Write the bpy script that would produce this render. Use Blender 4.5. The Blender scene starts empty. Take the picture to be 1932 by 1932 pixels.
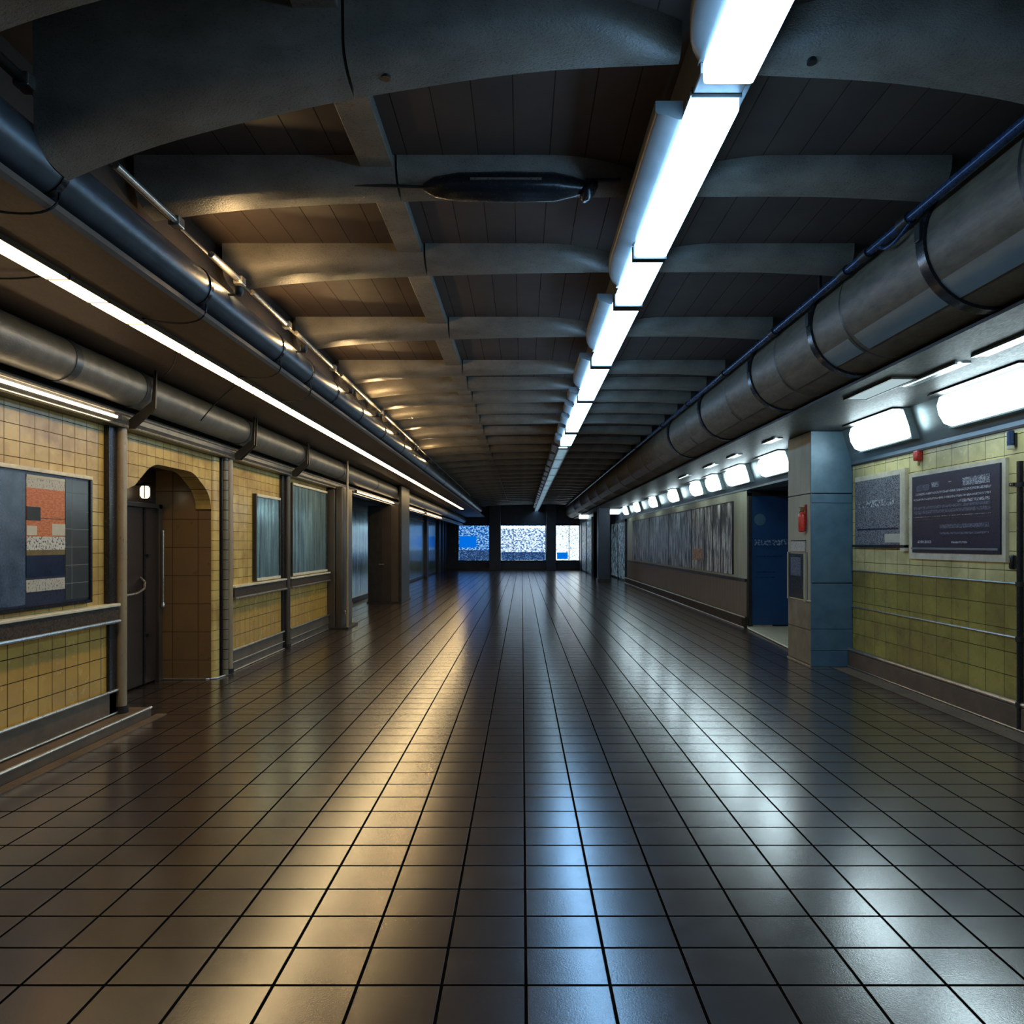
import bpy, bmesh, math, random
from mathutils import Vector, Matrix
random.seed(7)
C = bpy.context.scene.collection
PI = math.pi

# ------------------------------------------------------------------ helpers
def newbm(): return bmesh.new()

def box(bm, x0, x1, y0, y1, z0, z1, bev=0, seg=2):
    if x0 > x1: x0, x1 = x1, x0
    if y0 > y1: y0, y1 = y1, y0
    if z0 > z1: z0, z1 = z1, z0
    r = bmesh.ops.create_cube(bm, size=1)
    vs = r['verts']
    for v in vs:
        v.co = Vector((x0 + (v.co.x + .5) * (x1 - x0), y0 + (v.co.y + .5) * (y1 - y0), z0 + (v.co.z + .5) * (z1 - z0)))
    if bev > 0:
        es = list({e for v in vs for e in v.link_edges})
        bmesh.ops.bevel(bm, geom=es, offset=bev, segments=seg, affect='EDGES', profile=.5)
    return bm

def loft(bm, rings, closed=True, caps=True):
    rv = [[bm.verts.new(p) for p in r] for r in rings]
    n = len(rings[0])
    for a, b in zip(rv[:-1], rv[1:]):
        for i in range(n if closed else n - 1):
            j = (i + 1) % n
            try: bm.faces.new((a[i], a[j], b[j], b[i]))
            except ValueError: pass
    if caps and closed:
        bm.faces.new(list(reversed(rv[0]))); bm.faces.new(rv[-1])
    return bm

def ring(c, d, r, seg):
    d = Vector(d).normalized(); up = Vector((0, 0, 1)) if abs(d.z) < .9 else Vector((1, 0, 0))
    u = d.cross(up).normalized(); v = u.cross(d).normalized()
    return [Vector(c) + (u * math.cos(2 * PI * k / seg) + v * math.sin(2 * PI * k / seg)) * r for k in range(seg)]

def tube(bm, p0, p1, r, seg=16, r1=None):
    p0 = Vector(p0); p1 = Vector(p1); d = p1 - p0
    return loft(bm, [ring(p0, d, r, seg), ring(p1, d, r if r1 is None else r1, seg)])

def path(bm, pts, r, seg=8):
    pts = [Vector(p) for p in pts]; rs = []
    for i, p in enumerate(pts):
        d = pts[min(i + 1, len(pts) - 1)] - pts[max(i - 1, 0)]
        rs.append(ring(p, d, r, seg))
    return loft(bm, rs)

def bez(p0, p1, p2, n=10):
    p0, p1, p2 = Vector(p0), Vector(p1), Vector(p2)
    return [p0 * (1 - t) ** 2 + p1 * 2 * t * (1 - t) + p2 * t * t for t in [k / n for k in range(n + 1)]]

def lathe(bm, prof, c=(0, 0, 0), seg=24):
    rings = [[Vector((c[0] + r * math.cos(2 * PI * k / seg), c[1] + r * math.sin(2 * PI * k / seg), c[2] + z)) for k in range(seg)] for r, z in prof]
    return loft(bm, rings)

def prism(bm, poly, axis, a0, a1):
    def P(u, v, a):
        return {'x': (a, u, v), 'y': (u, a, v), 'z': (u, v, a)}[axis]
    return loft(bm, [[Vector(P(u, v, a0)) for u, v in poly], [Vector(P(u, v, a1)) for u, v in poly]])

def obj(name, bm, m, parent=None, smooth=None):
    bmesh.ops.recalc_face_normals(bm, faces=bm.faces)
    me = bpy.data.meshes.new(name); bm.to_mesh(me); bm.free()
    if isinstance(m, (list, tuple)):
        for q in m: me.materials.append(q)
    else: me.materials.append(m)
    o = bpy.data.objects.new(name, me); C.objects.link(o)
    if smooth:
        for p in me.polygons: p.use_smooth = True
        try: me.set_sharp_from_angle(angle=math.radians(smooth))
        except Exception: pass
    if parent: o.parent = parent
    return o

def thing(name, label, cat, loc=(0, 0, 0), group=None, rotz=0):
    o = bpy.data.objects.new(name, None); C.objects.link(o)
    o.empty_display_size = .1
    o.location = loc; o.rotation_euler = (0, 0, rotz)
    o['label'] = label; o['category'] = cat
    if group: o['group'] = group
    return o

def tag(o, label, cat, group=None):
    o['label'] = label; o['category'] = cat
    if group: o['group'] = group
    return o

def struct(name, bm, m, parent=None, smooth=None):
    o = obj(name, bm, m, parent, smooth)
    if parent is None: o['kind'] = 'structure'
    return o

def setloc(o, loc):
    """give a mesh built in world coordinates an origin at loc"""
    v = Vector(loc); o.data.transform(Matrix.Translation(-v)); o.location = v
    return o

def dup(root, loc, label=None, group=None):
    r = root.copy(); C.objects.link(r); r.location = loc
    if label: r['label'] = label
    if group: r['group'] = group
    for ch in list(root.children):
        c = ch.copy(); C.objects.link(c); c.parent = r
        for g in ch.children:
            d = g.copy(); C.objects.link(d); d.parent = c
    return r

# ------------------------------------------------------------------ materials
def mat(name):
    m = bpy.data.materials.new(name); m.use_nodes = True
    nt = m.node_tree; b = nt.nodes['Principled BSDF']
    return m, nt, b

def N(nt, t, **kw):
    n = nt.nodes.new(t)
    for k, v in kw.items(): setattr(n, k, v)
    return n

def mathn(nt, op, a, b=None, clamp=False):
    n = N(nt, 'ShaderNodeMath', operation=op); n.use_clamp = clamp
    for i, s in enumerate((a, b)):
        if s is None: continue
        if isinstance(s, (int, float)): n.inputs[i].default_value = s
        else: nt.links.new(s, n.inputs[i])
    return n.outputs[0]

def mixc(nt, f, a, b, mode='MIX'):
    n = N(nt, 'ShaderNodeMix', data_type='RGBA', blend_type=mode)
    for sock, s in ((n.inputs[0], f), (n.inputs[6], a), (n.inputs[7], b)):
        if isinstance(s, (int, float)): sock.default_value = s
        elif isinstance(s, (tuple, list)): sock.default_value = (*s[:3], 1)
        else: nt.links.new(s, sock)
    return n.outputs[2]

def ramp(nt, fac, stops):
    n = N(nt, 'ShaderNodeValToRGB'); e = n.color_ramp.elements
    while len(e) < len(stops): e.new(.5)
    for k, (p, c) in enumerate(stops):
        e[k].position = p; e[k].color = (*c[:3], 1) if isinstance(c, (tuple, list)) else (c, c, c, 1)
    nt.links.new(fac, n.inputs[0]); return n.outputs[0]

def coords(nt, scale=(1, 1, 1), order='xyz'):
    tc = N(nt, 'ShaderNodeTexCoord'); sp = N(nt, 'ShaderNodeSeparateXYZ'); cb = N(nt, 'ShaderNodeCombineXYZ')
    nt.links.new(tc.outputs['Object'], sp.inputs[0])
    for i, a in enumerate(order):
        s = sp.outputs['xyz'.index(a)]
        nt.links.new(mathn(nt, 'MULTIPLY', s, scale[i]), cb.inputs[i])
    return cb.outputs[0]

def noise(nt, vec, scale, detail=4, rough=.55):
    n = N(nt, 'ShaderNodeTexNoise'); nt.links.new(vec, n.inputs['Vector'])
    n.inputs['Scale'].default_value = scale; n.inputs['Detail'].default_value = detail
    n.inputs['Roughness'].default_value = rough
    return n.outputs[0]

def bump(nt, b, h, strength=.3, dist=.01):
    n = N(nt, 'ShaderNodeBump'); n.inputs['Strength'].default_value = strength; n.inputs['Distance'].default_value = dist
    nt.links.new(h, n.inputs['Height']); nt.links.new(n.outputs[0], b.inputs['Normal'])

def worn(name, c1, c2, rough=(.35, .6), metal=0, sc=3, grain=60, gb=.15, stretch=(1, 1, 1), dist=.004, spec=.5):
    """painted or bare surface with blotches and a fine grain"""
    m, nt, b = mat(name)
    v = coords(nt, stretch); n1 = noise(nt, v, sc, 6, .6); n2 = noise(nt, v, grain, 3, .7)
    f = ramp(nt, n1, [(.3, 0.0), (.7, 1.0)])
    nt.links.new(mixc(nt, f, c1, c2), b.inputs['Base Color'])
    r = N(nt, 'ShaderNodeMapRange'); nt.links.new(n2, r.inputs[0])
    r.inputs[1].default_value = .3; r.inputs[2].default_value = .7; r.inputs[3].default_value = rough[0]; r.inputs[4].default_value = rough[1]
    nt.links.new(r.outputs[0], b.inputs['Roughness'])
    b.inputs['Metallic'].default_value = metal
    b.inputs['Specular IOR Level'].default_value = spec
    bump(nt, b, n2, gb, dist)
    return m

def emit(name, col, s):
    m, nt, b = mat(name)
    nt.nodes.remove(b); e = N(nt, 'ShaderNodeEmission'); e.inputs[0].default_value = (*col, 1); e.inputs[1].default_value = s
    nt.links.new(e.outputs[0], nt.nodes['Material Output'].inputs[0])
    return m

def tiles(name, order, w, h, c1, c2, grout, rough=.3, mort=.004, off=(0, 0), stagger=0, blot=.35, bstr=.5, rvar=.15, grain=0, gsc=180, dirt=(.12, .09, .06), nb=.25, gr=.5, spec=.5, coat=0):
    m, nt, b = mat(name)
    v0 = coords(nt, (1, 1, 1), order)
    ad = N(nt, 'ShaderNodeVectorMath', operation='ADD'); nt.links.new(v0, ad.inputs[0]); ad.inputs[1].default_value = (off[0], off[1], 0)
    v = ad.outputs[0]
    # keep the third axis out of the brick pattern
    sp = N(nt, 'ShaderNodeSeparateXYZ'); nt.links.new(v, sp.inputs[0]); cb = N(nt, 'ShaderNodeCombineXYZ')
    nt.links.new(sp.outputs[0], cb.inputs[0]); nt.links.new(sp.outputs[1], cb.inputs[1])
    br = N(nt, 'ShaderNodeTexBrick'); nt.links.new(cb.outputs[0], br.inputs['Vector'])
    br.offset = stagger; br.inputs['Scale'].default_value = 1
    br.inputs['Brick Width'].default_value = w; br.inputs['Row Height'].default_value = h
    br.inputs['Mortar Size'].default_value = mort; br.inputs['Mortar Smooth'].default_value = .3
    br.inputs['Color1'].default_value = (*c1, 1); br.inputs['Color2'].default_value = (*c2, 1); br.inputs['Mortar'].default_value = (*grout, 1)
    n1 = noise(nt, v0, 2.2, 6, .62)
    f = mathn(nt, 'MULTIPLY', ramp(nt, n1, [(.42, 0.0), (.75, 1.0)]), blot)
    nt.links.new(mixc(nt, f, br.outputs['Color'], dirt), b.inputs['Base Color'])
    n2 = noise(nt, v0, 9, 4, .6)
    ro = mathn(nt, 'ADD', mathn(nt, 'MULTIPLY', n2, rvar), rough - rvar / 2)
    ro2 = mathn(nt, 'ADD', ro, mathn(nt, 'MULTIPLY', br.outputs['Fac'], gr), True)
    nt.links.new(mathn(nt, 'MULTIPLY', mathn(nt, 'SUBTRACT', 1, br.outputs['Fac']), spec), b.inputs['Specular IOR Level'])
    nt.links.new(ro2, b.inputs['Roughness'])
    hgt = mathn(nt, 'SUBTRACT', mathn(nt, 'MULTIPLY', n2, nb), br.outputs['Fac'])
    if grain:
        n3 = noise(nt, v0, gsc, 2, .6); hgt = mathn(nt, 'ADD', hgt, mathn(nt, 'MULTIPLY', n3, grain))
    if coat:
        nt.links.new(mathn(nt, 'MULTIPLY', mathn(nt, 'SUBTRACT', 1, br.outputs['Fac']), coat), b.inputs['Coat Weight'])
        b.inputs['Coat Roughness'].default_value = .2; b.inputs['Coat IOR'].default_value = 1.6
    bump(nt, b, hgt, bstr, .004)
    return m

M = {}
M['floor'] = tiles('floor_tiles', 'xyz', .305, .24, (.068, .046, .034), (.044, .032, .027), (.004, .003, .003), rough=.2, mort=.0075, off=(-.014 + 30.5, 24.05), blot=.5, bstr=.7, rvar=.14, grain=.22, gsc=120, dirt=(.022, .016, .013), nb=.06, gr=.5, spec=1.0, coat=.8)
M['tile_left'] = tiles('yellow_glazed_tiles', 'yzx', .16, .118, (.66, .47, .15), (.58, .40, .11), (.05, .03, .015), rough=.24, off=(10, 10.05), mort=.003, blot=.8, dirt=(.24, .12, .04), grain=.1, gsc=70)
M['tile_low'] = tiles('large_yellow_tiles', 'yzx', .16, .173, (.62, .36, .07), (.56, .32, .06), (.03, .018, .01), rough=.26, off=(10, 10.12), mort=.004, blot=.5, dirt=(.26, .14, .05), grain=.1, gsc=70)
M['tile_reveal'] = tiles('brown_reveal_tiles', 'xzy', .30, .33, (.24, .14, .06), (.2, .12, .05), (.04, .02, .01), rough=.3, off=(10.1, 10), mort=.004, blot=.5)
M['tile_right'] = tiles('olive_cream_tiles', 'yzx', .26, .17, (.85, .74, .34), (.76, .66, .28), (.05, .045, .025), rough=.25, off=(10, 10.03), mort=.0035, blot=.55, dirt=(.16, .12, .05), grain=.1, gsc=60)
M['tile_dado'] = tiles('olive_dado_tiles', 'yzx', .26, .205, (.40, .33, .075), (.31, .26, .06), (.02, .015, .01), rough=.28, off=(10, 10.02), mort=.004, blot=.7, dirt=(.15, .085, .035), grain=.1, gsc=60)
M['slab'] = tiles('board_marked_concrete', 'xyz', .22, 40, (.085, .058, .045), (.062, .044, .037), (.04, .03, .026), rough=.6, mort=.004, off=(22.05, 20), blot=.5, bstr=.5)
M['rib'] = worn('painted_concrete', (.30, .265, .21), (.16, .14, .11), rough=(.22, .42), sc=3.5, grain=75, gb=.6, stretch=(1, 1.6, 1.6), dist=.006, spec=.8)
M['soffit'] = worn('brown_soffit_boards', (.15, .10, .07), (.10, .068, .05), rough=(.45, .65), sc=2, grain=40, gb=.15, stretch=(3, .6, 1))
M['soffit_r'] = worn('grey_soffit_panel', (.05, .048, .045), (.03, .03, .03), rough=(.4, .6), sc=3, grain=40, gb=.12, stretch=(2, .6, 1), spec=.15)
M['spine'] = worn('pale_painted_steel', (.14, .145, .14), (.09, .1, .1), rough=(.3, .42), sc=5, grain=30, gb=.05)
M['duct'] = worn('aged_sheet_metal', (.17, .128, .08), (.09, .068, .044), rough=(.4, .6), metal=.0, sc=5, grain=40, gb=.12, stretch=(1, 1, 4))
M['darkpipe'] = worn('dark_pipe_paint', (.10, .12, .14), (.06, .07, .085), rough=(.28, .42), metal=.5, sc=4, grain=40, gb=.1)
M['trunk'] = worn('grey_pipe_lagging', (.19, .19, .175), (.11, .11, .105), rough=(.3, .48), metal=.4, sc=8, grain=70, gb=.35)
M['bluepipe'] = worn('blue_pipe_paint', (.03, .07, .16), (.02, .04, .1), rough=(.22, .35), metal=.4, sc=6, grain=30, gb=.03)
M['black'] = worn('black_gloss', (.012, .012, .014), (.02, .02, .022), rough=(.15, .3), sc=5)
M['darkmetal'] = worn('dark_steel', (.06, .055, .05), (.035, .033, .03), rough=(.35, .5), metal=.6, sc=7, grain=50)
M['brown_steel'] = worn('brown_steel_cladding', (.13, .105, .08), (.075, .062, .05), rough=(.3, .45), metal=.5, sc=2, grain=40, gb=.1, stretch=(1, 1, .4))
M['chrome'] = worn('worn_chrome', (.66, .62, .55), (.45, .42, .36), rough=(.25, .36), metal=.9, sc=8, gb=.02)
M['stone'] = worn('speckled_terrazzo', (.10, .07, .045), (.02, .015, .012), rough=(.5, .7), sc=60, grain=120, gb=.3, spec=.2)
M['plinth'] = worn('grey_brown_plinth', (.17, .115, .07), (.09, .062, .042), rough=(.4, .6), sc=5, grain=60, gb=.2)
M['cream'] = worn('cream_sill', (.8, .74, .55), (.6, .52, .36), rough=(.3, .5), sc=10, grain=40)
M['post'] = worn('tan_painted_post', (.42, .33, .2), (.26, .2, .13), rough=(.25, .4), metal=.2, sc=5, grain=40, stretch=(1, 1, .3))
M['tilepost'] = tiles('grey_banded_post', 'yzx', 2, .12, (.2, .18, .12), (.15, .14, .1), (.01, .01, .01), rough=.3, off=(10, 10), mort=.005)
M['doordark'] = worn('dark_brown_door_paint', (.05, .035, .028), (.03, .022, .018), rough=(.3, .45), sc=2, grain=30)
M['bluedoor'] = worn('dark_blue_door_paint', (.02, .07, .17), (.012, .045, .12), rough=(.28, .42), sc=2, grain=30)
M['bluesteel'] = worn('blue_grey_cladding', (.09, .17, .23), (.06, .12, .17), rough=(.32, .5), metal=.1, sc=6, grain=60, gb=.25)
M['pillar_cream'] = worn('streaked_cream_render', (.45, .40, .27), (.34, .29, .19), rough=(.4, .6), sc=4, grain=60, stretch=(1, 1, .25))
M['pillar_brown'] = worn('brown_stone_panel', (.28, .21, .12), (.16, .12, .07), rough=(.4, .55), sc=6, grain=50)
M['fascia'] = worn('brushed_fascia_metal', (.30, .37, .38), (.2, .26, .28), rough=(.28, .4), metal=.6, sc=3, grain=40, gb=.08, stretch=(1, .5, 3))
M['brownpanel'] = worn('brown_dado_board', (.22, .155, .095), (.15, .105, .065), rough=(.4, .55), sc=3, grain=40, stretch=(1, 3, .4))
M['palepanel'] = worn('pale_olive_board', (.48, .46, .3), (.34, .33, .22), rough=(.32, .5), sc=3, grain=40, stretch=(1, 3, .4))
M['farwall'] = worn('dark_blue_wall', (.05, .07, .11), (.03, .04, .07), rough=(.35, .55), sc=2, grain=20)
M['red'] = worn('red_enamel', (.62, .03, .015), (.45, .02, .01), rough=(.2, .35), sc=8)
M['brass'] = worn('dull_brass', (.35, .22, .08), (.2, .12, .05), rough=(.3, .45), metal=.8, sc=8)
M['terrazzo_pale'] = worn('pale_floor_slab', (.55, .48, .28), (.42, .38, .24), rough=(.35, .5), sc=4, grain=50)

# lamps
M['lamp_main'] = emit('cool_tube_light', (.30, .60, 1.0), 15)
M['lamp_left'] = emit('warm_tube_light', (1.0, .72, .36), 21)
M['lamp_wall_left'] = emit('warm_rail_light', (1.0, .74, .44), 7)
M['lamp_right'] = emit('white_green_tube_light', (.72, .93, 1.0), 14)
M['lamp_soffit'] = emit('soffit_tube_light', (.7, .92, 1.0), 4)
M['lamp_far'] = emit('far_tube_light', (.5, .78, 1.0), 6)
M['lamp_door'] = emit('doorway_lantern_glow', (1.0, .8, .5), 2.5)

def glass_dark(name, c, rough, seed, streak=1.0, spec=.8, metal=.0, dull=.5, hi=None, st=(1, 7, .6), rp=(.35, .68)):
    m, nt, b = mat(name)
    v = coords(nt, st); ad = N(nt, 'ShaderNodeVectorMath', operation='ADD'); nt.links.new(v, ad.inputs[0]); ad.inputs[1].default_value = (seed, seed, seed)
    n1 = noise(nt, ad.outputs[0], 1.6, 6, .65)
    v2 = coords(nt); n2 = noise(nt, v2, 55, 2, .7)
    f = ramp(nt, n1, [(rp[0], 0.0), (rp[1], 1.0)])
    c2 = hi or tuple(min(1, q * 4.5 + .015) for q in c)
    nt.links.new(mixc(nt, mathn(nt, 'MULTIPLY', f, streak), c, c2), b.inputs['Base Color'])
    nt.links.new(mathn(nt, 'ADD', mathn(nt, 'MULTIPLY', n1, .25), rough - .1), b.inputs['Roughness'])
    b.inputs['Specular IOR Level'].default_value = spec; b.inputs['Metallic'].default_value = metal
    bump(nt, b, mathn(nt, 'ADD', n1, mathn(nt, 'MULTIPLY', n2, dull)), .25, .004)
    return m
M['glass_left'] = glass_dark('smoky_blue_window_glass', (.14, .22, .28), .15, 3, streak=.9, metal=.7, dull=.2)
M['mural'] = [glass_dark('streaked_poster_print_%d' % k, c, .34, 11 + 7 * k, 1.0, .6, .1, 1.0, hi=(.9, .88, .78) if k < 3 else (.62, .7, .78), st=(1, 4.5, 1.1), rp=(.44, .62)) for k, c in enumerate([(.06, .055, .045), (.03, .03, .025), (.05, .045, .04), (.018, .022, .028)])]

def speckle(name, base, ink, density=.5, scale=140, emis=0, aspect=(1, 1, 1), rough=.4, lo=None):
    """print too fine to read: broken specks"""
    m, nt, b = mat(name)
    v = coords(nt, aspect); n1 = noise(nt, v, scale, 2, .6)
    f = ramp(nt, n1, [(density - .02, 0.0), (density + .03, 1.0)])
    col = mixc(nt, f, base, ink)
    nt.links.new(col, b.inputs['Base Color']); b.inputs['Roughness'].default_value = rough
    if emis:
        nt.links.new(col, b.inputs['Emission Color']); b.inputs['Emission Strength'].default_value = emis
    return m
M['board_navy'] = worn('navy_noticeboard', (.014, .018, .045), (.02, .024, .055), rough=(.25, .4), sc=4)
M['print_light'] = speckle('pale_fine_print', (.02, .024, .055), (.5, .52, .55), .5, 70, aspect=(1, 1.0, 2.2))
M['print_dim'] = speckle('dim_fine_print', (.017, .02, .05), (.16, .18, .24), .5, 70, aspect=(1, 1.0, 2.2))
M['print_grey'] = speckle('grey_grainy_print', (.05, .055, .06), (.30, .31, .33), .49, 75)
M['print_paper'] = speckle('printed_paper', (.5, .47, .38), (.2, .18, .15), .58, 60)
M['paper'] = worn('cream_paper', (.62, .58, .45), (.5, .46, .35), rough=(.5, .6), sc=5)
M['orange'] = speckle('orange_print', (.5, .12, .02), (.62, .2, .06), .5, 30, aspect=(1, 1, 3))
M['print_white'] = speckle('white_print', (.62, .6, .52), (.05, .05, .05), .56, 55)
M['navyglass'] = worn('deep_navy_print', (.012, .02, .045), (.02, .035, .08), rough=(.12, .25), sc=5)
M['bluepanel'] = worn('blue_grey_print', (.025, .045, .08), (.09, .13, .2), rough=(.2, .35), sc=9, grain=60)
M['win_mid'] = speckle('lit_pale_window_scene', (.06, .16, .38), (.75, .9, 1.0), .49, 8, emis=1.15, aspect=(1, 1, 1.6))
M['win_left'] = speckle('blue_lit_window_scene', (.0, .10, .45), (.35, .65, 1.0), .52, 8, emis=.9, aspect=(1, 1, 1.6))
M['win_dim'] = speckle('dim_lit_window_scene', (.015, .05, .16), (.12, .3, .65), .56, 12, emis=.7, aspect=(1, 1, 2))
M['win_blue'] = emit('blue_lit_screen', (.0, .13, .62), 1.2)
M['win_white'] = emit('white_lit_window_band', (.6, .85, 1.0), 3.2)
M['win_right'] = speckle('bright_lit_window_scene', (.15, .33, .6), (.9, 1.0, 1.0), .45, 8, emis=1.7, aspect=(1, 1, 1.6))
M['shop'] = speckle('lit_shop_interior', (.02, .04, .07), (.5, .75, .9), .5, 9, emis=.10, aspect=(1, 1, .6))

# ------------------------------------------------------------------ camera
cd = bpy.data.cameras.new('camera'); cam = bpy.data.objects.new('camera', cd); C.objects.link(cam)
cam.location = (0, 0, 1.6); cam.rotation_euler = (PI / 2, 0, 0)
cd.sensor_width = 36; cd.lens = 1350 / 1932 * 36
cd.shift_x = -(985 - 966) / 1932; cd.shift_y = 59 / 1932
cd.clip_start = .05; cd.clip_end = 200
bpy.context.scene.camera = cam

YB, YE = -1.5, 43.0
ZS = 4.0            # slab underside
# ------------------------------------------------------------------ setting
bm = newbm(); box(bm, -5.2, 5.8, YB, YE + .3, -.2, 0); struct('floor', bm, M['floor'])
bm = newbm(); box(bm, -2.5, 3.7, YB, YE + .3, ZS, ZS + .2); struct('ceiling', bm, M['slab'])
# left lower ceiling with its upstand
bm = newbm()
prism(bm, [(-5.2, 3.15), (-2.21, 3.15), (-2.19, 3.17), (-2.19, 3.2), (-2.6, 3.2), (-2.6, 3.25), (-5.2, 3.25)], 'y', YB, YE + .3)
struct('ceiling_left', bm, M['soffit'])
bm = newbm(); box(bm, -2.54, -2.46, YB, YE + .3, 3.2, ZS + .1); struct('wall_left_upstand', bm, worn('dark_concrete', (.05, .038, .03), (.03, .024, .02), sc=2))
bm = newbm()
prism(bm, [(3.05, 3.06), (4.6, 3.06), (4.6, 3.2), (3.6, 3.2), (3.6, ZS + .1), (3.52, ZS + .1), (3.52, 3.11), (3.05, 3.085)], 'y', YB, YE + .3)
struct('ceiling_right', bm, M['soffit_r'])

# left wall: near part, part pierced by the arch, window bays, far recessed part
XL = -3.65
bm = newbm(); box(bm, XL - .3, XL, YB, 6.46, .3, 2.66); struct('wall_left', bm, M['tile_left'])
arch = [(8.40, 0)] + [(8.40, 1.98)] + [(p.x, p.y) for p in bez((8.40, 1.98, 0), (8.40, 2.16, 0), (8.2, 2.26, 0), 5)][1:] + \
       [(p.x, p.y) for p in bez((8.1, 2.31, 0), (7.97, 2.39, 0), (7.82, 2.39, 0), 5)] + [(7.2, 2.39)] + \
       [(p.x, p.y) for p in bez((7.15, 2.385, 0), (7.05, 2.37, 0), (6.95, 2.30, 0), 4)] + [(6.75, 2.15), (6.55, 2.08), (6.55, 0)]
bm = newbm()
prism(bm, [(6.46, 0), (6.46, 2.66), (8.7, 2.66), (8.7, 0)] + arch, 'x', XL - .18, XL)
struct('wall_left_arch', bm, M['tile_left'])
bm = newbm()
box(bm, -4.3, XL - .18, 8.40, 8.7, 0, 2.66); box(bm, -4.29, XL - .004, 8.392, 8.41, 0, 1.98)
struct('wall_left_reveal', bm, M['tile_reveal'])
bm = newbm(); box(bm, -4.45, -4.3, 6.3, 8.7, 0, 2.66); box(bm, -4.3, XL - .18, 6.3, 6.46, 0, 2.66); box(bm, -4.3, XL - .18, 6.46, 8.4, 2.45, 2.6)
struct('wall_left_alcove', bm, M['doordark'])
bm = newbm()
box(bm, XL - .3, XL, 8.7, 13.35, .27, 2.66)
struct('wall_left_bays', bm, M['tile_left'])
bm = newbm(); box(bm, -4.75, -4.6, 13.35, YE + .2, 0, 3.15); box(bm, -4.6, XL - .3, 13.35, 13.5, 0, 3.15)
struct('wall_left_far', bm, M['farwall'])
bm = newbm(); box(bm, XL - .3, XL - .05, YB, 13.35, 2.66, 3.15); struct('wall_left_top', bm, M['plinth'])
bm = newbm(); box(bm, -5.2, -4.75, YB, YE, 0, 3.15)
struct('wall_left_outer', bm, M['farwall'])
# lower, bigger tiles
for k, (y0, y1, z0) in enumerate([(YB, 6.3, .3), (8.86, 10.78, .27), (11.1, 13.3, .27)]):
    bm = newbm(); box(bm, XL, XL + .025, y0, y1, z0, .92); struct('wall_left_dado', bm, M['tile_low'])
for y0, y1, z0, z1 in [(YB, 6.36, .09, .3), (8.86, 10.8, 0, .27), (11.1, 13.32, 0, .27)]:
    bm = newbm(); box(bm, XL - .1, XL + .05, y0, y1, z0, z1, .006)
    b0 = struct('baseboard_left', bm, M['plinth'])
    bm = newbm(); path(bm, [(XL + .06, y0, z1), (XL + .06, y1, z1)], .014); struct('rail', bm, M['chrome'], b0)
    bm = newbm(); path(bm, [(XL + .06, y0, z0 + .012), (XL + .06, y1, z0 + .012)], .01); struct('rail', bm, M['chrome'], b0)
    if z0 == 0:
        bm = newbm(); path(bm, [(XL + .06, y0, .12), (XL + .06, y1, .12)], .008); struct('rail', bm, M['chrome'], b0)
bm = newbm(); box(bm, XL - .1, -3.43, YB, 6.62, 0, .085, .004)
st = struct('trim_1', bm, M['plinth'])
bm = newbm(); path(bm, [(-3.435, YB, .083), (-3.435, 6.625, .083)], .013); struct('nosing', bm, M['chrome'], st)
bm = newbm()
path(bm, [(-4.28, 8.385, .01), (XL - .05, 8.38, .01), (XL + .05, 8.44, .01), (XL + .07, 8.6, .01), (XL + .07, 8.86, .01)], .012)
struct('trim_2', bm, M['chrome'])
# flush border strips beside the plinths
for n, (x0, x1, y0, y1, mm) in enumerate([(-3.42, -3.32, YB, 6.7, 'plinth'), (3.98, 4.2, YB, 9.2, 'plinth')]):
    bm = newbm(); box(bm, x0, x1, y0, y1, .0005, .005); struct('trim_%d' % (3 + n), bm, M[mm])

# right wall
XR = 4.3
bm = newbm(); box(bm, XR, XR + .3, YB, 9.9, 1.25, 2.62); struct('wall_right', bm, M['tile_right'])
bm = newbm(); box(bm, XR, XR + .3, YB, 9.9, 0, 1.25); w = struct('wall_right_dado', bm, M['tile_dado'])
for z, r in ((1.25, .009), (.78, .010)):
    bm = newbm(); path(bm, [(XR - .012, YB, z), (XR - .012, 9.3, z)], r); struct('trim_rail', bm, M['chrome'], w)
bm = newbm(); box(bm, XR - .06, XR, YB, 9.3, 0, .2, .006); b0 = struct('baseboard_right', bm, M['plinth'])
bm = newbm(); path(bm, [(XR - .05, YB, .225), (XR - .05, 9.3, .225)], .022); struct('rail', bm, M['chrome'], b0)
bm = newbm(); path(bm, [(XR - .07, YB, .008), (XR - .07, 9.3, .008)], .008); struct('rail', bm, M['chrome'], b0)
bm = newbm(); prism(bm, [(4.16, 3.06), (4.288, 2.66), (4.288, 2.62), (4.6, 2.62), (4.6, 3.06)], 'y', YB, 31)
f = struct('trim_5', bm, M['fascia'])
bm = newbm(); box(bm, 4.28, 4.3, YB, 9.3, 2.598, 2.618); struct('trim_6', bm, M['darkmetal'])
# alcove with the blue door
bm = newbm(); box(bm, 5.2, 5.35, 9.9, 13.9, 0, 3.06); box(bm, 4.6, 5.35, 9.75, 9.9, 0, 3.06); box(bm, XR, 5.2, 13.68, 13.9, 0, 3.06)
box(bm, 4.6, 5.2, 9.9, 13.7, 2.6, 2.7)
struct('wall_right_alcove', bm, M['farwall'])
bm = newbm(); prism(bm, [(4.0, 10.2), (5.2, 10.2), (5.2, 13.66), (4.32, 13.66), (4.22, 13.3)], 'z', .001, .02); struct('trim_7', bm, M['terrazzo_pale'])
bm = newbm(); path(bm, [(3.985, 10.15, .02), (4.2, 13.3, .02), (4.3, 13.62, .02)], .012); struct('trim_8', bm, M['cream'])
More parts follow.
